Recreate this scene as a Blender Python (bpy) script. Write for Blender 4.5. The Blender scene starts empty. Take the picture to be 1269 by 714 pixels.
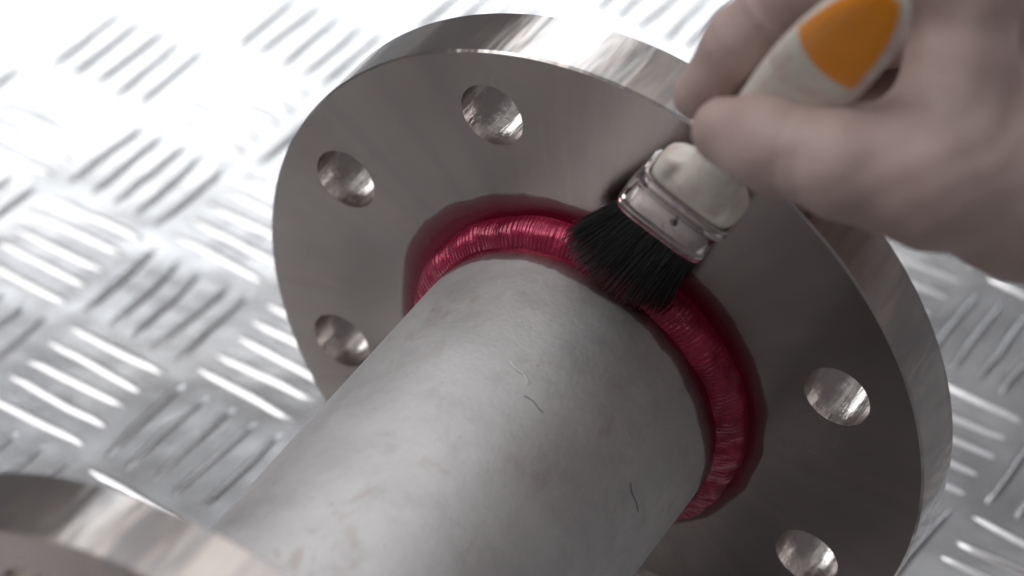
import bpy, bmesh, math, random
import numpy as np
from mathutils import Vector, Matrix, noise

random.seed(7)
rng = np.random.default_rng(7)
scene = bpy.context.scene
COL = scene.collection

# ------------------------------------------------------------------ camera
cam_d = bpy.data.cameras.new("camera")
cam = bpy.data.objects.new("camera", cam_d)
COL.objects.link(cam)
cr = Vector((0.86211, 0.50618, 0.02333)); cu = Vector((-0.35572, 0.57177, 0.73929)); cf = Vector((-0.36088, 0.64565, -0.67299))
cam.matrix_world = Matrix(((cr.x, cu.x, -cf.x, 0.26194), (cr.y, cu.y, -cf.y, -0.50794), (cr.z, cu.z, -cf.z, 0.64854), (0, 0, 0, 1)))
cam_d.sensor_width = 36.0
cam_d.lens = 103.62
cam_d.clip_start = 0.01
cam_d.clip_end = 50
cam_d.dof.use_dof = True
cam_d.dof.focus_distance = 0.758
cam_d.dof.aperture_fstop = 9.0
scene.camera = cam

# ------------------------------------------------------------------ world (dim workshop air) and lamps
world = bpy.data.worlds.new("World")
scene.world = world
world.use_nodes = True
bg = world.node_tree.nodes["Background"]
bg.inputs[0].default_value = (0.49, 0.46, 0.475, 1)
bg.inputs[1].default_value = 0.21

def area_lamp(name, loc, target, sx, sy, power, color):
    d = bpy.data.lights.new(name, 'AREA')
    d.shape = 'RECTANGLE'; d.size = sx; d.size_y = sy; d.energy = power; d.color = color
    o = bpy.data.objects.new(name, d)
    COL.objects.link(o)
    o.location = loc
    o.rotation_euler = (Vector(target) - Vector(loc)).to_track_quat('-Z', 'Y').to_euler()
    return o

T = (-0.05, 0.05, 0.08)
# a bright window low beyond the plate, a second pane to its right, and the pale ceiling above
area_lamp("window_lamp", (-1.45, 2.00, 1.58), T, 1.5, 0.62, 8.0, (0.94, 0.97, 1.0))
area_lamp("window_lamp", (0.25, 2.30, 1.45), T, 0.75, 1.0, 5.0, (0.88, 0.94, 1.0))
area_lamp("overhead_lamp", (-0.55, 1.15, 2.5), (-0.3, 0.6, 0.0), 2.2, 1.6, 2.4, (0.97, 0.985, 1.0))
area_lamp("overhead_lamp", (0.05, 0.0, 2.4), T, 3.0, 3.0, 16, (0.98, 0.985, 1.0))  # added overhead fill, put in to brighten the pipe and right of the weld
area_lamp("side_lamp", (-1.45, -0.55, 1.80), T, 1.5, 1.5, 15, (1.0, 0.98, 0.97))

scene.view_settings.view_transform = 'Standard'
scene.view_settings.look = 'None'
scene.view_settings.exposure = 0.2
scene.view_settings.gamma = 1.0

# ------------------------------------------------------------------ helpers
def link(name, me, mat=None, parent=None, smooth=True):
    o = bpy.data.objects.new(name, me)
    COL.objects.link(o)
    if mat is not None and not me.materials:
        me.materials.append(mat)
    if parent is not None:
        o.parent = parent
    if smooth:
        me.polygons.foreach_set("use_smooth", [True] * len(me.polygons))
    return o

def mesh(name, verts, faces):
    me = bpy.data.meshes.new(name)
    me.from_pydata([tuple(v) for v in verts], [], faces)
    me.update()
    return me

def sharp(me, deg=30):
    me.polygons.foreach_set("use_smooth", [True] * len(me.polygons))
    me.set_sharp_from_angle(angle=math.radians(deg))

def empty(name, loc, label=None, cat=None, group=None):
    o = bpy.data.objects.new(name, None)
    COL.objects.link(o)
    o.location = loc
    o.empty_display_size = 0.02
    if label: o["label"] = label
    if cat: o["category"] = cat
    if group: o["group"] = group
    return o

class NT:
    def __init__(s, name):
        s.m = bpy.data.materials.new(name); s.m.use_nodes = True
        s.t = s.m.node_tree; s.p = s.t.nodes["Principled BSDF"]; s.out = s.t.nodes["Material Output"]
    def n(s, kind, **kw):
        nd = s.t.nodes.new("ShaderNode" + kind)
        for k, v in kw.items(): setattr(nd, k, v)
        return nd
    def l(s, a, b): s.t.links.new(a, b)
    def set(s, **kw):
        for k, v in kw.items():
            i = s.p.inputs[k.replace("_", " ")]
            i.default_value = (*v, 1) if isinstance(v, tuple) and len(v) == 3 else v
    def coord(s, scale=(1, 1, 1), kind="Object"):
        tc = s.n("TexCoord"); mp = s.n("Mapping"); s.l(tc.outputs[kind], mp.inputs[0]); mp.inputs["Scale"].default_value = scale
        return mp.outputs[0]
    def noise(s, vec, scale, detail=4, rough=0.55, dist=0.0):
        nd = s.n("TexNoise"); s.l(vec, nd.inputs["Vector"])
        nd.inputs["Scale"].default_value = scale; nd.inputs["Detail"].default_value = detail
        nd.inputs["Roughness"].default_value = rough; nd.inputs["Distortion"].default_value = dist
        return nd.outputs[0]
    def ramp(s, fac, stops):
        nd = s.n("ValToRGB"); s.l(fac, nd.inputs[0]); e = nd.color_ramp.elements
        while len(e) < len(stops): e.new(0.5)
        for k, (p, c) in enumerate(stops):
            e[k].position = p; e[k].color = (*c, 1) if isinstance(c, tuple) else (c, c, c, 1)
        return nd.outputs[0]
    def math(s, op, a, b=None, clamp=False):
        nd = s.n("Math", operation=op); nd.use_clamp = clamp
        for i, v in enumerate((a, b)):
            if v is None: continue
            if isinstance(v, (int, float)): nd.inputs[i].default_value = v
            else: s.l(v, nd.inputs[i])
        return nd.outputs[0]
    def mix(s, fac, a, b, kind="MIX"):
        nd = s.n("MixRGB", blend_type=kind)
        for i, v in enumerate((fac, a, b)):
            if isinstance(v, (int, float)): nd.inputs[i].default_value = v
            elif isinstance(v, tuple): nd.inputs[i].default_value = (*v, 1)
            else: s.l(v, nd.inputs[i])
        return nd.outputs[0]
    def bump(s, h, strength, dist, normal=None):
        nd = s.n("Bump"); nd.inputs["Strength"].default_value = strength; nd.inputs["Distance"].default_value = dist
        s.l(h, nd.inputs["Height"])
        if normal is not None: s.l(normal, nd.inputs["Normal"])
        return nd.outputs[0]
    def to(s, sock, out): s.l(out, s.p.inputs[sock.replace("_", " ")])

# ------------------------------------------------------------------ materials
def mat_plate():
    m = NT("aluminium_tread"); v = m.coord()
    m.set(Metallic=1.0)
    c = m.ramp(m.noise(v, 14, 5), [(0.3, (0.54, 0.54, 0.55)), (0.7, (0.66, 0.66, 0.665))])
    dirt = m.ramp(m.noise(v, 7, 6, 0.65), [(0.5, 0.0), (0.75, 0.45)])
    m.to("Base Color", m.mix(dirt, c, (0.50, 0.46, 0.42)))
    m.to("Roughness", m.ramp(m.noise(v, 22, 4), [(0.3, 0.17), (0.75, 0.29)]))
    b1 = m.bump(m.noise(v, 28, 2, 0.5), 0.24, 0.0028)
    b2 = m.bump(m.noise(v, 900, 2), 0.12, 0.0002, b1)
    m.to("Normal", b2)
    return m.m

def mat_turned(name, base, r0, r1, aniso=0.75, chat=0.05, band=0.35):
    """machined stainless: fine lathe lines run round the Y axis"""
    m = NT(name); v = m.coord()
    m.set(Metallic=1.0, Anisotropic=aniso, Anisotropic_Rotation=0.25)
    tg = m.n("Tangent", direction_type='RADIAL', axis='Y'); m.to("Tangent", tg.outputs[0])
    sep = m.n("SeparateXYZ"); m.l(v, sep.inputs[0])
    rad = m.math("SQRT", m.math("ADD", m.math("MULTIPLY", sep.outputs[0], sep.outputs[0]), m.math("MULTIPLY", sep.outputs[2], sep.outputs[2])))
    cmb = m.n("CombineXYZ"); m.l(rad, cmb.inputs[0]); m.l(sep.outputs[1], cmb.inputs[1])
    pc = m.n("CombineXYZ"); m.l(m.math("DIVIDE", sep.outputs[0], rad), pc.inputs[0]); m.l(m.math("DIVIDE", sep.outputs[2], rad), pc.inputs[2])
    m.l(m.math("MULTIPLY", sep.outputs[1], 2.0), pc.inputs[1]); pol = pc.outputs[0]
    bro = m.noise(v, 22, 3, 0.55)
    c = m.ramp(bro, [(0.3, tuple(x * 0.90 for x in base)), (0.7, tuple(min(1, x * 1.08) for x in base))])
    stain = m.ramp(m.noise(v, 16, 4, 0.55, 0.6), [(0.56, 0.0), (0.74, 0.18)])
    streak = m.ramp(m.noise(pol, 13, 4, 0.65), [(0.36, 0.0), (0.64, band)])
    tint = m.ramp(m.noise(pol, 5.5, 4, 0.6), [(0.32, tuple(x * y for x, y in zip(base, (0.84, 0.87, 0.93)))), (0.48, tuple(min(1, x * y) for x, y in zip(base, (1.36, 1.24, 1.15)))), (0.58, tuple(x * y for x, y in zip(base, (0.90, 0.86, 0.86)))), (0.70, tuple(min(1, x * y) for x, y in zip(base, (1.30, 1.28, 1.30))))])
    c = m.mix(streak, c, tint)  # machining streaks; their tints also paint reflected bands and radial sheen
    m.to("Base Color", m.mix(stain, c, tuple(x * 0.72 for x in base)))
    m.to("Roughness", m.ramp(m.noise(v, 24, 3, 0.5), [(0.25, r0), (0.75, r1)]))
    st = pol
    b = m.bump(m.noise(st, 7, 3, 0.6), chat, 0.0008)
    m.to("Normal", b)
    return m.m

def mat_bore():
    m = NT("drilled_bore"); v = m.coord()
    m.set(Metallic=1.0, Base_Color=(0.62, 0.57, 0.54))
    m.to("Roughness", m.ramp(m.noise(v, 300, 3), [(0.3, 0.11), (0.7, 0.22)]))
    b = m.bump(m.noise(m.coord((1, 0.14, 1)), 480, 4, 0.6), 0.34, 0.0008)
    b = m.bump(m.noise(m.coord((0.5, 2.2, 0.5)), 300, 2), 0.07, 0.0006, b)
    m.to("Normal", b)
    return m.m

def mat_pipe():
    m = NT("pickled_pipe"); v = m.coord()
    m.set(Metallic=1.0)
    big = m.noise(v, 30, 6, 0.62, 0.3)
    c = m.ramp(big, [(0.28, (0.60, 0.588, 0.588)), (0.5, (0.70, 0.688, 0.686)), (0.74, (0.78, 0.768, 0.764))])
    blot = m.ramp(m.noise(v, 95, 5, 0.7), [(0.54, 0.0), (0.72, 0.32)])
    c = m.mix(blot, c, (0.47, 0.45, 0.44))
    warm = m.ramp(m.noise(m.coord((1, 0.5, 1)), 62, 3, 0.6, 1.2), [(0.60, 0.0), (0.74, 0.38)])
    c = m.mix(warm, c, (0.48, 0.36, 0.31))
    spk = m.ramp(m.noise(v, 420, 3, 0.6), [(0.69, 0.0), (0.77, 0.45)])
    c = m.mix(spk, c, (0.20, 0.19, 0.18))
    scr = m.ramp(m.noise(m.coord((4.0, 1.0, 4.0)), 210, 4, 0.7, 1.5), [(0.58, 0.0), (0.70, 0.6)])
    c = m.mix(scr, c, (0.80, 0.80, 0.79))
    m.to("Base Color", c)
    m.to("Roughness", m.ramp(m.noise(v, 48, 6, 0.65), [(0.25, 0.52), (0.75, 0.72)]))
    b = m.bump(m.noise(v, 700, 3, 0.6), 0.22, 0.0003)
    b = m.bump(m.noise(v, 45, 3), 0.18, 0.0022, b)
    m.to("Normal", b)
    return m.m

def mat_dye(name, col, rough, metallic, bumpy=0.0):
    m = NT(name); v = m.coord()
    m.set(Metallic=metallic, Coat_Weight=0.6, Coat_Roughness=0.12)
    c = m.ramp(m.noise(v, 120, 4, 0.6), [(0.3, tuple(x * 0.7 for x in col)), (0.7, tuple(x * 1.2 for x in col))])
    m.to("Base Color", c)
    m.to("Roughness", m.ramp(m.noise(v, 200, 3), [(0.3, rough * 0.7), (0.7, rough * 1.3)]))
    if bumpy:
        m.to("Normal", m.bump(m.noise(v, 900, 3), bumpy, 0.0005))
    return m.m

def mat_film():
    """thin see-through layer of red penetrant; it thins out towards its rim (vertex attribute 'cover')"""
    m = NT("penetrant_film"); v = m.coord()
    m.set(Metallic=0.75, Roughness=0.30, Coat_Weight=0.3, Coat_Roughness=0.15)
    at = m.n("Attribute", attribute_name="cover")
    nz = m.math("MULTIPLY", m.math("SUBTRACT", m.noise(v, 95, 4, 0.55), 0.5), 0.34)
    a = m.math("ADD", at.outputs["Fac"], nz)
    al = m.ramp(a, [(0.03, 0.0), (0.11, 0.44), (0.42, 0.66), (0.72, 0.94)])
    m.to("Alpha", al)
    c = m.ramp(at.outputs["Fac"], [(0.10, (0.22, 0.042, 0.068)), (0.40, (0.25, 0.024, 0.055)), (0.75, (0.24, 0.009, 0.040))])
    m.to("Base Color", c)
    return m.m

def mat_simple(name, col, rough=0.5, metallic=0.0, var=0.12, nscale=60, bump=0.0, bscale=300, bdist=0.0004, **kw):
    m = NT(name); v = m.coord()
    m.set(Metallic=metallic, **kw)
    m.to("Base Color", m.ramp(m.noise(v, nscale, 5, 0.6), [(0.3, tuple(x * (1 - var) for x in col)), (0.7, tuple(min(1, x * (1 + var)) for x in col))]))
    m.to("Roughness", m.ramp(m.noise(v, nscale * 2, 3), [(0.3, rough * 0.85), (0.7, min(1, rough * 1.15))]))
    if bump: m.to("Normal", m.bump(m.noise(v, bscale, 3), bump, bdist))
    return m.m

def mat_handle():
    m = NT("cream_lacquer"); v = m.coord()
    m.set(Coat_Weight=0.25, Coat_Roughness=0.2)
    c = m.ramp(m.noise(v, 70, 4), [(0.3, (0.72, 0.68, 0.58)), (0.7, (0.80, 0.77, 0.69))])
    red = m.ramp(m.noise(v, 130, 4, 0.6, 0.8), [(0.50, 0.0), (0.68, 0.38)])
    c = m.mix(red, c, (0.55, 0.20, 0.20))
    ye = m.ramp(m.noise(v, 48, 3, 0.6, 0.5), [(0.6, 0.0), (0.74, 0.45)])
    c = m.mix(ye, c, (0.50, 0.40, 0.25))
    m.to("Base Color", c)
    m.set(Roughness=0.42)
    m.to("Normal", m.bump(m.noise(v, 160, 3), 0.15, 0.0006))
    return m.m

def mat_glove():
    m = NT("thin_glove"); v = m.coord()
    m.set(Subsurface_Weight=0.25, Subsurface_Scale=0.004, Roughness=0.55)
    m.p.inputs["Subsurface Radius"].default_value = (1.0, 0.5, 0.4)
    c = m.ramp(m.noise(v, 45, 4, 0.6), [(0.3, (0.46, 0.335, 0.305)), (0.7, (0.56, 0.43, 0.395))])
    m.to("Base Color", c)
    b = m.bump(m.noise(m.coord((1, 1, 1)), 160, 3, 0.6, 1.0), 0.25, 0.0010)
    m.to("Normal", m.bump(m.noise(v, 1200, 2), 0.1, 0.0002, b))
    return m.m

M_plate = mat_plate()
M_face = mat_turned("turned_face", (0.46, 0.42, 0.405), 0.20, 0.29, 0.5, 0.06, 0.26)
M_rim = mat_turned("turned_rim", (0.60, 0.58, 0.565), 0.14, 0.24, 0.85, 0.7, 0.9)
M_bore = mat_bore()
M_pipe = mat_pipe()
M_weld = mat_dye("dyed_weld", (0.38, 0.018, 0.068), 0.29, 0.55, 0.5)
M_film = mat_film()
M_cream = mat_handle()
M_orange = mat_simple("orange_lacquer", (0.95, 0.31, 0.002), 0.38, 0.0, 0.08, 40, 0.1, 200, 0.0005, Coat_Weight=0.3)
def mat_ferrule():
    m = NT("tinned_ferrule"); v = m.coord()
    m.set(Metallic=1.0)
    c = m.ramp(m.noise(v, 160, 5, 0.6), [(0.3, (0.54, 0.49, 0.48)), (0.7, (0.72, 0.67, 0.66))])
    sep = m.n("SeparateXYZ"); m.l(v, sep.inputs[0])
    low = m.ramp(m.math("ADD", m.math("MULTIPLY", sep.outputs[2], 240.0), m.math("MULTIPLY", m.noise(v, 320, 4, 0.6), 0.9)), [(0.62, 0.85), (0.95, 0.0)])
    c = m.mix(low, c, (0.42, 0.03, 0.08))
    sm_ = m.ramp(m.noise(v, 240, 3, 0.6, 0.8), [(0.58, 0.0), (0.70, 0.45)])
    m.to("Base Color", m.mix(sm_, c, (0.25, 0.10, 0.11)))
    m.to("Roughness", m.ramp(m.noise(v, 300, 3), [(0.3, 0.10), (0.7, 0.20)]))
    m.to("Normal", m.bump(m.noise(v, 260, 3), 0.12, 0.0005))
    return m.m
M_ferrule = mat_ferrule()
M_dark = mat_simple("dark_joint", (0.02, 0.018, 0.018), 0.6)
def mat_bristle():
    m = NT("black_bristle"); v = m.coord()
    sep = m.n("SeparateXYZ"); m.l(v, sep.inputs[0])
    wet = m.ramp(m.math("ADD", m.math("MULTIPLY", sep.outputs[2], -1000.0 / 60.0), m.math("MULTIPLY", m.noise(v, 260, 3), 0.35)), [(0.54, 0.0), (0.74, 0.8)])
    m.to("Base Color", m.mix(wet, (0.0035, 0.0035, 0.004), (0.16, 0.005, 0.024)))
    m.set(Roughness=0.5)
    return m.m
M_hair = mat_bristle()
M_pale = mat_simple("pale_scratch", (0.75, 0.74, 0.72), 0.5)
M_glove = mat_glove()

# ------------------------------------------------------------------ tread plate (the surface under everything)
S_CELL = 0.04629
ORG = Vector((-0.22268, 0.05240)); VA = Vector((0.00294, 0.04620)); VB = Vector((0.04620, -0.00294))
def sheet(name, x0, x1, y0, y1, n):
    vs = []; fs = []
    for j in range(n + 1):
        for i in range(n + 1):
            x = x0 + (x1 - x0) * i / n; y = y0 + (y1 - y0) * j / n
            vs.append((x, y, 0.0))
    for j in range(n):
        for i in range(n):
            a = j * (n + 1) + i
            fs.append((a, a + 1, a + n + 2, a + n + 1))
    return mesh(name, vs, fs)
plate = link("tread_plate", sheet("tread_plate", -1.3, 1.2, -0.9, 1.6, 20), M_plate)
plate["kind"] = "structure"
plate["label"] = "bright aluminium five-bar tread plate lying under the flanged pipe"

def bar_mesh(name, L, W, H, seed):
    r = random.Random(seed)
    st = [-1, -0.93, -0.70, -0.25, 0.25, 0.70, 0.93, 1]
    wd = [0.25, 0.62, 0.92, 1.0, 1.0, 0.92, 0.62, 0.25]
    ht = [0.0, 0.50, 0.93, 1.0, 1.0, 0.93, 0.50, 0.0]
    cs = [(-1, 0), (-0.60, 0.22), (-0.27, 0.72), (0, 1.0), (0.27, 0.72), (0.60, 0.22), (1, 0)]
    vs = []; fs = []
    for k, t in enumerate(st):
        jit = r.uniform(-0.16, 0.16); hj = r.uniform(0.72, 1.15)
        for (cx, cz) in cs:
            vs.append((t * L / 2, (cx * wd[k] + jit) * W / 2, cz * ht[k] * H * hj + 0.00004 - 0.00012 * (cz == 0)))
    nc = len(cs)
    for k in range(len(st) - 1):
        for c in range(nc - 1):
            a = k * nc + c
            fs.append((a, a + nc, a + nc + 1, a + 1))
    return mesh(name, vs, fs)
bars = [bar_mesh("tread_bar", S_CELL * 0.85, 0.0038, 0.00100, s) for s in range(10)]
camloc = Vector((0.26194, -0.50794, 0.64854))
def seen(x, y):
    q = Vector((x, y, 0)) - camloc
    z = q.dot(cf)
    return abs(q.dot(cr) / z * 3652.6) / 634.5, abs(q.dot(cu) / z * 3652.6) / 357.0, z
spots = []
for i in range(-14, 16):
    for j in range(-14, 20):
        along_a = (i + j) % 2 == 1          # cells whose bars run away from the viewer
        for k in range(5):
            off = (k - 2) * 0.205
            c = ORG + VA * i + VB * j + (VB if along_a else VA) * off
            if not (-0.75 < c.x < 0.65 and -0.45 < c.y < 0.75): continue
            d = VA if along_a else VB
            u, v, z = seen(c.x, c.y)
            ang = math.atan2(d.y, d.x)
            behind = (abs(c.x) < 0.09 and -0.19 < c.y < 0.10 and c.x > -0.07) or (c.x > 0.0 and c.y < 0.06 and c.x < 0.09)
            spots.append((max(u, v) > 1.12 or behind, max(u, v), c.x, c.y, ang, random.randrange(10)))
spots.sort(key=lambda s: (s[0], s[1]))
rest_v = []; rest_f = []
for n, (out, key, x, y, ang, vi) in enumerate(spots):
    ang += random.uniform(-0.045, 0.045); x += random.uniform(-0.0007, 0.0007); y += random.uniform(-0.0007, 0.0007)
    me = bars[vi]
    if n < 300 and not out:
        o = link("tread_bar", me, M_plate, plate)
        o.location = (x, y, 0); o.rotation_euler = (0, 0, ang + (math.pi if random.random() < 0.5 else 0))
    else:
        b = len(rest_v); ca, sa = math.cos(ang), math.sin(ang)
        for vv in me.vertices:
            rest_v.append((x + ca * vv.co.x - sa * vv.co.y, y + sa * vv.co.x + ca * vv.co.y, vv.co.z))
        for p in me.polygons:
            rest_f.append(tuple(b + i for i in p.vertices))
o = link("tread_bar_field", mesh("tread_bar_field", rest_v, rest_f), M_plate, plate)
o["kind"] = "stuff"

# ------------------------------------------------------------------ flanged pipe spool, axis along Y at z = 0.1
R_F, TH, R_BC, R_H, R_P = 0.100, 0.0188, 0.080, 0.0092, 0.0450
PH0 = math.radians(20.2)
Y_N = -0.1740
spool = empty("flanged_pipe", (0, -0.087, 0.0), "grey steel pipe with bolted flanges and a crimson dyed weld lying on tread plate", "pipe")
def place(o, loc=(0, 0, 0.1)):
    """put a part of the spool where it stands, in world terms"""
    o.location = Vector(loc) - spool.location
    return o

def flange_mesh(name, r_in, ph, ecc=0.0):
    bm = bmesh.new()
    NO, NS, NI = 30, 5, 13
    ch = 0.0006
    def ring(y, rr_o, rr_h, rr_i):
        """per sector: boundary verts and hole verts at depth y"""
        out = []
        for s in range(8):
            a0 = ph + s * math.pi / 4; lo = a0 - math.pi / 8; hi = a0 + math.pi / 8
            B = []
            for k in range(NO): B.append((rr_o, lo + (hi - lo) * k / NO))
            for k in range(NS): B.append((rr_o + (rr_i - rr_o) * k / NS, hi))
            for k in range(NI): B.append((rr_i, hi + (lo - hi) * k / NI))
            for k in range(NS): B.append((rr_i + (rr_o - rr_i) * k / NS, lo))
            hc = (R_BC * math.cos(a0) + ecc, R_BC * math.sin(a0))
            bv = []; hv = []
            for (r, a) in B:
                x, z = r * math.cos(a), r * math.sin(a)
                bv.append((x, y, z))
                t = math.atan2(z - hc[1], x - hc[0])
                hv.append((hc[0] + rr_h * math.cos(t), y, hc[1] + rr_h * math.sin(t)))
            out.append((bv, hv))
        return out
    n = NO + 2 * NS + NI
    layers = []
    for (y, ro, rh) in ((0.0, R_F - ch, R_H), (ch, R_F, R_H), (TH - ch, R_F, R_H), (TH, R_F - ch, R_H)):
        L = []
        for bv, hv in ring(y, ro, rh, r_in):
            L.append(([bm.verts.new(p) for p in bv], [bm.verts.new(p) for p in hv]))
        layers.append(L)
    for li, flip in ((0, False), (3, True)):
        for B, H in layers[li]:
            for k in range(n):
                k2 = (k + 1) % n
                q = [B[k], B[k2], H[k2], H[k]]
                f = bm.faces.new(q if not flip else q[::-1]); f.material_index = 0
    for li in range(3):
        for s in range(8):
            B0, H0 = layers[li][s]; B1, H1 = layers[li + 1][s]
            for k in range(NO):
                k2 = k + 1
                f = bm.faces.new((B0[k], B1[k], B1[k2], B0[k2])); f.material_index = 1
            for k in range(NO + NS, NO + NS + NI):
                f = bm.faces.new((B0[k], B1[k], B1[(k + 1) % n], B0[(k + 1) % n])); f.material_index = 0
            for k in range(n):
                k2 = (k + 1) % n
                f = bm.faces.new((H0[k2], H1[k2], H1[k], H0[k])); f.material_index = 2
    bmesh.ops.remove_doubles(bm, verts=bm.verts, dist=1e-6)
    bmesh.ops.recalc_face_normals(bm, faces=bm.faces)
    me = bpy.data.meshes.new(name); bm.to_mesh(me); bm.free()
    for m_ in (M_face, M_rim, M_bore): me.materials.append(m_)
    sharp(me, 25)
    return me

def ring_mesh(name, prof, n=160, closed=True, mod=None):
    """surface of revolution about Y from (radius, y) points; mod(angle, k) shifts a profile point"""
    vs = []; fs = []; m_ = len(prof)
    for i in range(n):
        a = 2 * math.pi * i / n
        for k, (r, y) in enumerate(prof):
            if mod: r, y = mod(a, k, r, y)
            vs.append((r * math.cos(a), y, r * math.sin(a)))
    for i in range(n):
        i2 = (i + 1) % n
        for k in range(m_ if closed else m_ - 1):
            k2 = (k + 1) % m_
            fs.append((i * m_ + k, i * m_ + k2, i2 * m_ + k2, i2 * m_ + k))
    me = mesh(name, vs, fs)
    bm = bmesh.new(); bm.from_mesh(me); bmesh.ops.recalc_face_normals(bm, faces=bm.faces); bm.to_mesh(me); bm.free()
    return me

fl_me = flange_mesh("flange", R_P - 0.0004, PH0, -0.0018)
far_flange = place(link("flange", fl_me, None, spool, smooth=False), (0, 0, 0.1))
far_flange["label"] = "round grey flange facing the viewer behind the crimson weld"
near_me = flange_mesh("flange", R_P - 0.0004, PH0 + math.radians(0.0))
near_flange = place(link("flange", near_me, None, spool, smooth=False), (0, Y_N - TH, 0.1))
near_flange["label"] = "nearer flange whose shiny rim shows in the lower left corner"
# raised gasket faces on the outer sides
gf = [(0.0402, 0.0), (0.069, 0.0), (0.069, 0.0018), (0.0686, 0.0022), (0.0402, 0.0022)]
g1 = place(link("gasket_face", ring_mesh("gasket_face", gf), M_face, spool), (0, TH, 0.1)); sharp(g1.data)
g2 = place(link("gasket_face", ring_mesh("gasket_face", [(r, -y) for r, y in gf]), M_face, spool), (0, Y_N - TH, 0.1)); sharp(g2.data)
# pipe tube
yb, ya = TH - 0.0005, Y_N - TH + 0.0005
pp = []
NP = 40
for k in range(NP + 1): pp.append((R_P - 0.0005, ya + (yb - ya) * k / NP))
for k in range(NP + 1): pp.append((R_P - 0.0045, yb + (ya - yb) * k / NP))
pipe = place(link("pipe", ring_mesh("pipe", pp, 192), M_pipe, spool)); sharp(pipe.data)
pipe["label"] = "satin grey pipe with fine scratches"

# weld beads
def weld_mesh(name, sgn, seed):
    rr = random.Random(seed)
    n = 900
    prof = []
    P = 11
    for k in range(P + 1):
        t = k / P
        prof.append(t)
    vs = []; fs = []
    ph = [rr.uniform(0, 6.28) for _ in range(6)]
    for i in range(n):
        a = 2 * math.pi * i / n
        leg_r = 0.0059 + 0.0005 * math.sin(2 * a + ph[0]) + 0.00035 * math.sin(5 * a + ph[1]) + 0.0002 * math.sin(13 * a + ph[5])
        leg_y = 0.0080 + 0.0006 * math.sin(3 * a + ph[2]) + 0.00035 * math.sin(7 * a + ph[3]) + 0.0002 * math.sin(17 * a + ph[4])
        # stacked ripples, uneven in pitch and height
        w = a * 230 + 9.0 * noise.noise(Vector((math.cos(a) * 6, math.sin(a) * 6, seed)))
        amp = (0.00019 + 0.00016 * (0.5 + 0.5 * math.cos(a - 2.2))) * (0.4 + 1.6 * abs(noise.noise(Vector((math.cos(a) * 9, math.sin(a) * 9, seed + 3)))))
        for k, t in enumerate(prof):
            bow = math.sin(math.pi * t)
            lag = 2.2 * bow
            rip = amp * (abs(math.sin((w + lag) * 0.5)) * 2 - 1) * min(1, bow * 2.0)
            lump = (0.0006 + 0.0011 * (0.5 - 0.5 * math.cos(a - 2.2))) * noise.noise(Vector((math.cos(a) * 14, math.sin(a) * 14, t * 2.2 + seed)))
            bulge = 0.0020 * bow + rip + lump * bow
            r = R_P - 0.0006 + (1 - t) * leg_r + bulge * 0.75
            y = -(t * leg_y + bulge * 0.66)
            if k == 0: y = 0.0004
            vs.append((r * math.cos(a), y * sgn, r * math.sin(a)))
    m_ = P + 1
    for i in range(n):
        i2 = (i + 1) % n
        for k in range(m_ - 1):
            q = (i * m_ + k, i * m_ + k + 1, i2 * m_ + k + 1, i2 * m_ + k)
            fs.append(q if sgn > 0 else q[::-1])
    return mesh(name, vs, fs)
wb = place(link("weld_bead", weld_mesh("weld_bead", 1, 1), M_weld, spool))
wb["label"] = "rippled crimson weld bead round the pipe foot"
M_bare = mat_simple("bare_weld", (0.50, 0.47, 0.45), 0.34, 1.0)
wb2 = place(link("weld_bead", weld_mesh("weld_bead", -1, 2), M_bare, spool), (0, Y_N, 0.1))

# red penetrant: a film on the flange round the weld and a narrow one on the pipe
def interp(tab, a):
    a = a % 360
    t = sorted((x % 360, y) for x, y in tab); t = [(t[-1][0] - 360, t[-1][1])] + t + [(t[0][0] + 360, t[0][1])]
    for (x0, y0), (x1, y1) in zip(t, t[1:]):
        if x0 <= a <= x1:
            u = (a - x0) / (x1 - x0 + 1e-9); u = u * u * (3 - 2 * u)
            return y0 + (y1 - y0) * u
    return t[0][1]
stain_tab = [(-174, 57.0), (170, 56.6), (160, 57.8), (147, 57.8), (136, 57.4), (126, 56.8), (112, 56.6), (102, 56.6), (96, 55.8), (78, 57.0), (57, 58.2), (49, 58.4), (39, 57.6), (26, 57.0), (16, 56.4), (1, 55.0), (-14, 54.0), (-30, 53.6), (-49, 53.2), (-90, 55), (-130, 56)]
pipe_tab = [(140, 15.0), (129, 14.0), (120, 13.0), (107, 12.6), (94, 13.6), (82, 14.0), (70, 14.2), (58, 13.4), (44, 13.6), (32, 14.2), (17, 15.2), (0, 14.0), (-40, 12.5), (-90, 13), (180, 14.5)]
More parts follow.
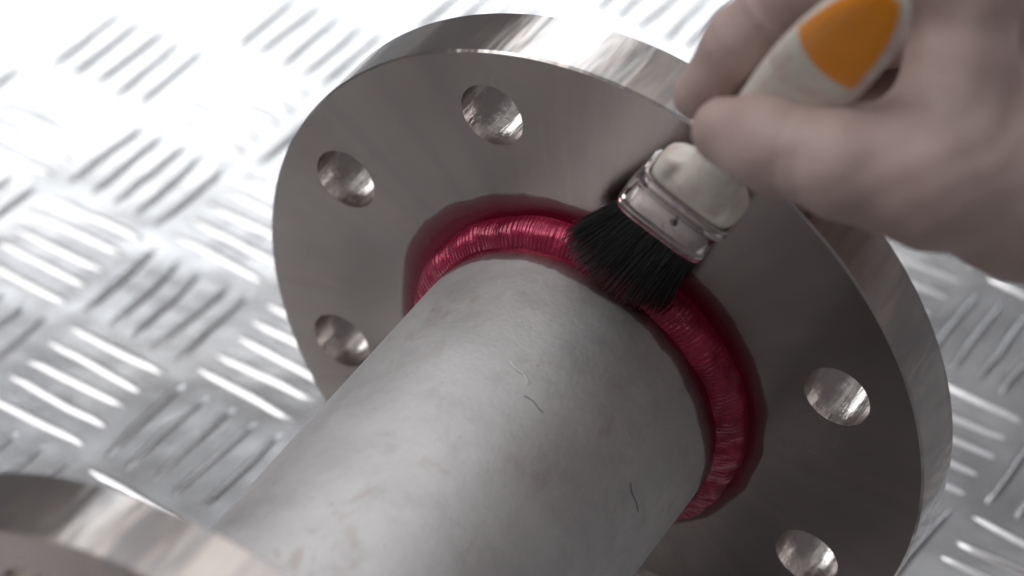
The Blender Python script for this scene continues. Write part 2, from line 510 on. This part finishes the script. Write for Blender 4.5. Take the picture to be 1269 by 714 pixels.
def film_mesh(name, on_pipe):
    n, m_ = 540, 10
    vs = []; fs = []; cov = []
    for i in range(n):
        d = 360 * i / n; a = math.radians(d)
        nz = noise.noise(Vector((math.cos(a) * 7, math.sin(a) * 7, 2.0 + on_pipe))) * 0.5 + noise.noise(Vector((math.cos(a) * 25, math.sin(a) * 25, 5.0))) * 0.25
        if on_pipe:
            e = interp(pipe_tab, d) / 1000 + 0.0012 * nz; s = 0.0062
        else:
            e = interp(stain_tab, d) / 1000 + 0.0009 * nz + 0.0004; s = 0.0475
        for k in range(m_):
            t = k / (m_ - 1)
            q = s + (e - s) * t
            lift = 0.00016 * min(1, (1 - t) * 5) + 0.00003
            if on_pipe: vs.append(((R_P - 0.0005 + lift) * math.cos(a), -q, (R_P - 0.0005 + lift) * math.sin(a)))
            else: vs.append((q * math.cos(a), -lift, q * math.sin(a)))
            cov.append(max(0.0, (1 - t) ** (0.8 if not on_pipe else 1.1)))
    for i in range(n):
        i2 = (i + 1) % n
        for k in range(m_ - 1):
            q = (i * m_ + k, i * m_ + k + 1, i2 * m_ + k + 1, i2 * m_ + k)
            fs.append(q[::-1] if not on_pipe else q)
    me = mesh(name, vs, fs)
    at = me.attributes.new("cover", 'FLOAT', 'POINT')
    at.data.foreach_set("value", cov)
    bm = bmesh.new(); bm.from_mesh(me); bmesh.ops.recalc_face_normals(bm, faces=bm.faces); bm.to_mesh(me); bm.free()
    return me
f1 = place(link("penetrant_stain", film_mesh("penetrant_stain", 0), M_film, spool)); f1["label"] = "dark maroon dye stain on the flange around the weld"
f2 = place(link("penetrant_stain", film_mesh("penetrant_stain", 1), M_film, spool)); f2["label"] = "narrow wine red dye edge on the pipe below the weld"

# ------------------------------------------------------------------ brush
P0 = Vector((0.02566, -0.01196, 0.16932))
AX = Vector((0.49087, -0.18361, 0.85167)).normalized()
WD = Vector((0.86495, 0.21993, -0.45110)); WD = (WD - AX * WD.dot(AX)).normalized()
AX = (AX - WD * 0.016).normalized(); WD = (WD - AX * WD.dot(AX)).normalized()
P0 = P0 + AX * 0.0062 - WD * 0.0012
NN = WD.cross(AX).normalized()
if NN.y > 0: NN = -NN
ROLL = math.radians(7)
WD, NN = WD * math.cos(ROLL) + NN * math.sin(ROLL), NN * math.cos(ROLL) - WD * math.sin(ROLL)
BM = Matrix(((WD.x, NN.x, AX.x, P0.x), (WD.y, NN.y, AX.y, P0.y), (WD.z, NN.z, AX.z, P0.z), (0, 0, 0, 1)))
brush = empty("paint_brush", (0, 0, 0), "small flat brush with black bristles, cream handle and orange tip, held over the weld", "brush")
brush.matrix_world = BM      # local x: width, y: towards the viewer's side, z: along the handle

def superell(w, h, n, p):
    out = []
    for k in range(n):
        a = 2 * math.pi * k / n; c, s = math.cos(a), math.sin(a)
        out.append((math.copysign(abs(c) ** (2 / p), c) * w, math.copysign(abs(s) ** (2 / p), s) * h))
    return out
def loft(name, secs, n=48, cap0=True, cap1=True):
    vs = []; fs = []
    for (z, w, h, p) in secs:
        vs += [(x, y, z) for x, y in superell(w, h, n, p)]
    for k in range(len(secs) - 1):
        for i in range(n):
            i2 = (i + 1) % n
            fs.append((k * n + i, k * n + i2, (k + 1) * n + i2, (k + 1) * n + i))
    if cap0: fs.append(tuple(range(n))[::-1])
    if cap1: fs.append(tuple((len(secs) - 1) * n + i for i in range(n)))
    me = mesh(name, vs, fs)
    bm = bmesh.new(); bm.from_mesh(me); bmesh.ops.recalc_face_normals(bm, faces=bm.faces); bm.to_mesh(me); bm.free()
    return me
mm = 0.001
FW, FH = 12.3 * mm, 4.9 * mm
fsec = [(0, .94, .92), (.3, 1.02, 1.06), (1.0, 1.06, 1.14), (1.6, 1.02, 1.06), (1.9, .99, .98), (2.3, .99, .98), (2.6, 1.02, 1.06), (3.1, 1.06, 1.13), (3.6, 1.02, 1.06), (3.9, .99, .98), (4.3, .985, .95), (9, .98, .94), (13.6, .985, .95),
        (14.0, 1.0, 1.0), (14.5, 1.045, 1.10), (15.1, 1.045, 1.10), (15.6, 1.0, 1.0), (18.2, 1.0, 1.0), (18.8, 1.05, 1.09), (19.4, 1.04, 1.06), (19.5, .98, .95), (17.5, .95, .92)]
ferrule = link("ferrule", loft("ferrule", [(z * mm, FW * a, FH * b, 5.0) for z, a, b in fsec], 64, False, False), M_ferrule, brush)
# lapped seam on the narrow side, rivet on the face
seam = bmesh.new()
bmesh.ops.create_cube(seam, size=1.0, matrix=Matrix.Translation((-FW * 1.02, -0.4 * mm, 9.8 * mm)) @ Matrix.Diagonal((0.9 * mm, 6.4 * mm, 18.6 * mm, 1)))
bmesh.ops.bevel(seam, geom=seam.edges[:], offset=0.3 * mm, segments=2, affect='EDGES')
sm = bpy.data.meshes.new("seam"); seam.to_mesh(sm); seam.free()
link("seam", sm, M_ferrule, ferrule)
rv = bmesh.new()
bmesh.ops.create_uvsphere(rv, u_segments=16, v_segments=10, radius=1.0, matrix=Matrix.Translation((1.0 * mm, FH * 0.95, 9.6 * mm)) @ Matrix.Diagonal((1.1 * mm, 0.45 * mm, 1.1 * mm, 1)))
rm = bpy.data.meshes.new("rivet"); rv.to_mesh(rm); rv.free()
link("rivet", rm, mat_simple("worn_rivet", (0.22, 0.19, 0.19), 0.4, 1.0), ferrule)

# handle: full rounded shoulders, slim neck, flat broad tail with a rounded end
LH = 124.3
HS = [(17.6, 11.2, 4.3), (19.4, 11.6, 4.6), (21.5, 12.0, 5.0), (24, 12.1, 5.4), (26.5, 12.0, 5.7), (28.4, 10.8, 5.8), (30.0, 8.6, 5.8), (32, 6.9, 5.6), (38, 6.2, 5.3), (45, 6.6, 5.3), (54, 7.6, 5.2), (64, 8.8, 5.1),
      (75, 9.9, 4.9), (86, 10.5, 4.6), (97, 10.4, 4.2), (107, 9.6, 3.8), (115, 8.3, 3.4), (121, 6.4, 3.0), (125, 4.2, 2.5), (127, 2.2, 1.7), (127.8, 0.5, 0.6)]
def hdim(z):
    if z <= HS[0][0]: return HS[0][1:]
    for (z0, w0, h0), (z1, w1, h1) in zip(HS, HS[1:]):
        if z <= z1:
            u = (z - z0) / (z1 - z0); return (w0 + (w1 - w0) * u, h0 + (h1 - h0) * u)
    return HS[-1][1:]
def hp(z): return 2.5 + 2.0 * min(1, max(0, (27 - z) / 6)) + 0.9 * min(1, max(0, (z - 55) / 30))
HZ = [17.6 + 0.8 * k for k in range(28)] + [z for z, _, _ in HS if z > 40]
handle = link("handle", loft("handle", [(z * mm, hdim(z)[0] * mm, hdim(z)[1] * mm, hp(z)) for z in HZ], 84), M_cream, brush)
for v_ in handle.data.vertices:      # hollows between the neck and the two shoulder lobes
    k = math.exp(-((abs(v_.co.x) / mm - 7.2) / 1.6) ** 2) * math.exp(-((v_.co.z / mm - 27.5) / 4.6) ** 2)
    v_.co.y *= 1 - 0.24 * k
# orange lacquer: a skin on the broad viewer-side face of the tail, its lower edge cut on a slant
vs = []; fs = []; NX, NZ = 16, 26
for j in range(NZ + 1):
    for i in range(NX + 1):
        u = -0.97 + 1.72 * i / NX
        z0 = 94.6 - 1.4 * u + 3.6 * u * u
        z = z0 + (126.8 - z0) * j / NZ
        w, h = hdim(z); p = hp(z)
        x = u * w
        y = h * max(0.0, 1 - abs(x / w) ** p) ** (1 / p) + 0.16
        vs.append((x * mm, y * mm, z * mm))
for j in range(NZ):
    for i in range(NX):
        a = j * (NX + 1) + i
        fs.append((a, a + NX + 1, a + NX + 2, a + 1))
tip_me = mesh("painted_tip", vs, fs)
pt = link("painted_tip", tip_me, M_orange, handle); pt["label"] = "orange lacquered end of the handle"

# bristles
def bristle_points(u, v, r):
    """root at the ferrule mouth (u, v in -1..1), fanning out and bending back at the weld"""
    ln = (32.0 + r.uniform(-2.2, 2.2) - 2.5 * abs(u) ** 2) * mm
    pts = []
    for k in range(6):
        t = k / 5
        fan = t ** 1.3
        x = u * FW * 0.90 + (u * 4.4 + 0.4 + jx) * mm * fan * 1.0
        y = v * FH * 0.86 + (v * 2.2 + jy) * mm * fan
        z = 4 * mm - (ln + 4 * mm) * t
        x -= 0.3 * mm * t * t
        pts.append((x, y, z))
    return pts
BI = BM.inverted()
vs = []; fs = []
rb = random.Random(5)
for q in range(4600):
    while True:
        u = rb.uniform(-1, 1); v = rb.uniform(-1, 1)
        if abs(u) ** 3 + abs(v) ** 3 < 1: break
    clump = noise.noise(Vector((u * 4.5, v * 2.5, 0.3)))
    jx = rb.gauss(0, 0.8) + clump * 1.6; jy = rb.gauss(0, 0.7) + noise.noise(Vector((u * 4.5, v * 2.5, 7.3))) * 1.8
    P = bristle_points(u, v, rb)
    W = []
    for p in P:
        g = BM @ Vector(p)
        # keep clear of flange, weld and pipe
        if g.y > -0.0012: g.y = -0.0012 - rb.uniform(0, 0.0012)
        rr = math.hypot(g.x, g.z - 0.1)
        lim = 0.0458 + max(0.0, 0.0090 * (1 - abs(g.y) / 0.0115))
        if rr < lim:
            s = (lim + rb.uniform(0, 0.0009)) / rr
            g.x *= s; g.z = 0.1 + (g.z - 0.1) * s
        W.append(BI @ g)
    rad = 0.00015
    base = len(vs)
    for k, p in enumerate(W):
        rk = rad * (1.0 - 0.55 * (k / 5) ** 2)
        for c in range(3):
            a = 2 * math.pi * c / 3 + q
            vs.append((p.x + rk * math.cos(a), p.y + rk * math.sin(a), p.z))
    for k in range(5):
        for c in range(3):
            c2 = (c + 1) % 3
            fs.append((base + k * 3 + c, base + k * 3 + c2, base + k * 3 + 3 + c2, base + k * 3 + 3 + c))
    fs.append((base + 15, base + 16, base + 17))
br = link("bristles", mesh("bristles", vs, fs), M_hair, brush)
br["kind"] = "stuff"; br["label"] = "short black bristles fanned over the weld"

# ------------------------------------------------------------------ loose hairs and a pale scratch on the pipe
def hair(name, pts, rad, mat, label):
    P = [Vector(p) for p in pts]
    # smooth the path
    Q = []
    for k in range(len(P) - 1):
        for s in range(4):
            t = s / 4; a = P[max(0, k - 1)]; b = P[k]; c = P[k + 1]; d = P[min(len(P) - 1, k + 2)]
            Q.append(0.5 * ((2 * b) + (c - a) * t + (2 * a - 5 * b + 4 * c - d) * t * t + (3 * b - a - 3 * c + d) * t ** 3))
    Q.append(P[-1])
    o0 = Q[0]
    vs = []; fs = []
    for k, p in enumerate(Q):
        tn = (Q[min(k + 1, len(Q) - 1)] - Q[max(k - 1, 0)]).normalized()
        up = Vector((p.x, 0, p.z - 0.1)).normalized(); sd = tn.cross(up).normalized()
        rk = rad * (0.5 if k in (0, len(Q) - 1) else 1)
        c0 = p + up * (R_P - 0.0005 + rad * 0.8 - Vector((p.x, p.z - 0.1)).length)
        for c in range(5):
            a = 2 * math.pi * c / 5
            vs.append(tuple(c0 + (sd * math.cos(a) + up * math.sin(a)) * rk - o0))
    for k in range(len(Q) - 1):
        for c in range(5):
            c2 = (c + 1) % 5
            fs.append((k * 5 + c, k * 5 + c2, k * 5 + 5 + c2, k * 5 + 5 + c))
    o = link(name, mesh(name, vs, fs), mat)
    o.location = o0; o["label"] = label; o["category"] = "bristle" if mat is M_hair else "scratch"
    return o
hair("loose_bristle", [(0.0131, -0.0548, 0.1433), (0.0158, -0.0546, 0.1424), (0.0176, -0.0553, 0.1416), (0.0193, -0.0554, 0.1409)], 0.00008, M_hair, "tiny black bristle lying on the middle of the pipe")
hair("loose_bristle", [(0.0405, -0.0471, 0.1201), (0.0416, -0.0481, 0.1176), (0.0427, -0.0477, 0.1149), (0.0437, -0.0479, 0.1116)], 0.00008, M_hair, "tiny black bristle stuck near the right edge of the pipe")
hair("pale_scratch", [(0.0048, -0.0478, 0.1449), (0.0075, -0.0491, 0.1446), (0.0099, -0.0494, 0.1441), (0.0122, -0.0509, 0.1435)], 0.00028, M_pale, "short pale scratch on the pipe above a black bristle")  # thin raised strand standing in for a white scratch

# ------------------------------------------------------------------ gloved hand: one surface grown from a distance field
thumb = [(0.0514, -0.0346, 0.2289, 0.0080), (0.0636, -0.0350, 0.2309, 0.0104), (0.0813, -0.0351, 0.2332, 0.0117), (0.0975, -0.0275, 0.2318, 0.0149), (0.1140, -0.0030, 0.2197, 0.0223), (0.1330, 0.0253, 0.2040, 0.0249), (0.2400, 0.0550, 0.2050, 0.0270)]
index = [(0.0388, -0.0229, 0.2260, 0.0064), (0.0456, -0.0187, 0.2414, 0.0079), (0.0574, -0.0127, 0.2602, 0.0084), (0.0723, -0.0087, 0.2708, 0.0092), (0.0905, -0.0000, 0.2649, 0.0124)]
web = [(0.0905, -0.0000, 0.2649, 0.0117), (0.0952, -0.0095, 0.2473, 0.0118), (0.0979, -0.0240, 0.2320, 0.0143)]
palm = [(0.0897, 0.0185, 0.2474, 0.0156), (0.1058, 0.0252, 0.2215, 0.0203), (0.1294, 0.0335, 0.2064, 0.0247)]
middle = [(0.0873, 0.0309, 0.2339, 0.0117), (0.0582, 0.0275, 0.2195, 0.0089), (0.0505, 0.0124, 0.2091, 0.0083), (0.0503, -0.0032, 0.2061, 0.0073)]
ringf = [(0.0904, 0.0407, 0.2119, 0.0113), (0.0664, 0.0350, 0.2030, 0.0090), (0.0626, 0.0200, 0.1990, 0.0083), (0.0720, 0.0080, 0.2010, 0.0074)]
little = [(0.0964, 0.0442, 0.1971, 0.0106), (0.0771, 0.0425, 0.1871, 0.0081), (0.0731, 0.0299, 0.1870, 0.0074), (0.0832, 0.0186, 0.1930, 0.0065)]
palm2 = [(0.0873, 0.0309, 0.2339, 0.0117), (0.1014, 0.0455, 0.1958, 0.0138), (0.1279, 0.0430, 0.1940, 0.0214)]

def sd_chain(P, ch, k=0.004):
    D = None
    for (a, b) in zip(ch, ch[1:]):
        A = np.array(a[:3]); B = np.array(b[:3]); ba = B - A
        t = np.clip(((P - A) @ ba) / (ba @ ba), 0, 1)
        d = np.linalg.norm(P - A - t[:, None] * ba, axis=1) - (a[3] + (b[3] - a[3]) * t)
        D = d if D is None else smin(D, d, k)
    return D
def smin(a, b, k):
    h = np.clip(0.5 + 0.5 * (b - a) / k, 0, 1)
    return b + (a - b) * h - k * h * (1 - h)
def sd_handle(P):
    M = np.array(BI); q = P @ M[:3, :3].T + M[:3, 3]
    z = np.clip(q[:, 2] * 1000, HS[0][0], HS[-1][0])
    w = np.interp(z, [s[0] for s in HS], [s[1] for s in HS]) * mm; h = np.interp(z, [s[0] for s in HS], [s[2] for s in HS]) * mm
    e = (np.abs(q[:, 0] / w) ** 2.8 + np.abs(q[:, 1] / h) ** 2.8 + 1e-12) ** (1 / 2.8)
    d = (e - 1) * np.minimum(w, h)
    return np.maximum(d, np.abs(q[:, 2] - z * mm) - 0.0)
def hand_field(P):
    th = sd_chain(P, thumb, 0.006)
    ix = sd_chain(P, index, 0.003)
    body = smin(sd_chain(P, palm, 0.006), sd_chain(P, palm2, 0.006), 0.012)
    body = smin(body, sd_chain(P, web, 0.005), 0.010)
    body = smin(body, th, 0.009)
    d = smin(body, ix, 0.0035)
    mi = sd_chain(P, middle, 0.003); ri = sd_chain(P, ringf, 0.003); li = sd_chain(P, little, 0.003)
    fing = np.minimum(np.minimum(mi, ri), li)
    d = smin(d, fing, 0.003)
    # glove folds: soft low swells and one tight crease over the finger joint
    fold = np.sin(P @ np.array((330.0, 160.0, -120.0)) + 1.6 * np.sin(P @ np.array((60.0, -140.0, 110.0)))) * np.clip(np.sin(P @ np.array((-70.0, 90.0, 150.0)) + 0.6), 0, 1)
    d = d + 0.00026 * fold * np.clip((P[:, 0] - 0.075) / 0.03, 0, 1)
    wv = 0.00022 * np.sin(P[:, 0] * 520 + 2.0 * np.sin(P[:, 2] * 170)) * np.sin(P[:, 2] * 430 + 1.7 * np.sin(P[:, 1] * 200))
    d = d + wv
    for (c, nrm, amp, sg, rad) in creases:
        q = P - np.array(c); s = q @ np.array(nrm)
        d = d + amp * np.exp(-(s / sg) ** 2) * np.exp(-(np.linalg.norm(q, axis=1) / rad) ** 4)
    return np.maximum(d, -(sd_handle(P) + 0.0007))
def unit(a, b):
    v = np.array(b[:3]) - np.array(a[:3]); return tuple(v / np.linalg.norm(v))
creases = [((0.0515, -0.0157, 0.2508), unit(index[1], index[2]), -0.0008, 0.0008, 0.013),
           ((0.0528, -0.0150, 0.2528), unit(index[1], index[2]), 0.0006, 0.0010, 0.013),
           ((0.0456, -0.0187, 0.2414), unit(index[0], index[1]), 0.0005, 0.0010, 0.011),
           ((0.0600, -0.0350, 0.2303), unit(thumb[0], thumb[1]), 0.0002, 0.0012, 0.014),
           ((0.0690, -0.0350, 0.2316), unit(thumb[1], thumb[2]), 0.0003, 0.0009, 0.015),
           ((0.0715, -0.0350, 0.2319), unit(thumb[1], thumb[2]), -0.0002, 0.0008, 0.015),
           ((0.0738, -0.0350, 0.2321), (0.97, 0.10, 0.22), 0.0003, 0.0009, 0.014),
           ((0.0945, -0.0150, 0.2420), (0.55, -0.30, 0.78), 0.0007, 0.0011, 0.014),
           ((0.0970, -0.0170, 0.2390), (0.45, -0.45, 0.77), 0.0006, 0.0010, 0.016)]

def surface_nets(f, lo, hi, h):
    lo = np.array(lo); n = np.ceil((np.array(hi) - lo) / h).astype(int) + 1
    ax = [lo[i] + h * np.arange(n[i]) for i in range(3)]
    G = np.empty(n)
    for i in range(n[0]):
        Y, Z = np.meshgrid(ax[1], ax[2], indexing='ij')
        P = np.stack([np.full(Y.size, ax[0][i]), Y.ravel(), Z.ravel()], 1)
        G[i] = f(P).reshape(n[1], n[2])
    ins = G < 0
    c = np.zeros(n - 1, int)
    for dx in (0, 1):
        for dy in (0, 1):
            for dz in (0, 1):
                c += ins[dx:n[0] - 1 + dx, dy:n[1] - 1 + dy, dz:n[2] - 1 + dz]
    act = (c > 0) & (c < 8)
    idx = np.full(act.shape, -1); cells = np.argwhere(act); idx[act] = np.arange(len(cells))
    acc = np.zeros((len(cells), 3)); cnt = np.zeros(len(cells))
    corners = [(x, y, z) for x in (0, 1) for y in (0, 1) for z in (0, 1)]
    for a in corners:
        for axis in range(3):
            if a[axis]: continue
            b = list(a); b[axis] = 1
            ga = G[tuple((cells + a).T)]; gb = G[tuple((cells + b).T)]
            m = (ga < 0) != (gb < 0)
            t = np.where(m, ga / np.where(m, ga - gb, 1), 0)
            p = cells + np.array(a, float); p = p.copy(); p[:, axis] += t
            acc[m] += p[m]; cnt[m] += 1
    V = lo + h * acc / cnt[:, None]
    F = []
    for axis in range(3):
        o1, o2 = [(1, 2), (2, 0), (0, 1)][axis]
        s0 = [slice(None)] * 3; s1 = [slice(None)] * 3
        s0[axis] = slice(0, n[axis] - 1); s1[axis] = slice(1, n[axis])
        A = ins[tuple(s0)]; B = ins[tuple(s1)]
        for e in np.argwhere(A != B):
            if e[o1] == 0 or e[o2] == 0 or e[o1] >= n[o1] - 1 or e[o2] >= n[o2] - 1: continue
            q = []
            for (d1, d2) in ((0, 0), (-1, 0), (-1, -1), (0, -1)):
                k = e.copy(); k[o1] += d1; k[o2] += d2
                q.append(int(idx[tuple(k)]))
            if not ins[tuple(e)]: q = q[::-1]
            if min(q) >= 0: F.append(tuple(q))
    return V, F
V, F = surface_nets(hand_field, (0.020, -0.068, 0.150), (0.275, 0.092, 0.294), 0.0011)
hc = Vector((0.11, 0.0, 0.215))
hm = mesh("hand", V - np.array(hc), F)
bm = bmesh.new(); bm.from_mesh(hm)
bmesh.ops.smooth_vert(bm, verts=bm.verts, factor=0.5, use_axis_x=True, use_axis_y=True, use_axis_z=True)
bmesh.ops.recalc_face_normals(bm, faces=bm.faces)
bm.to_mesh(hm); bm.free()
hand = link("gloved_hand", hm, M_glove)
hand.location = hc
hand["label"] = "hand in a thin pale glove pinching the brush handle between thumb and finger"
hand["category"] = "hand"
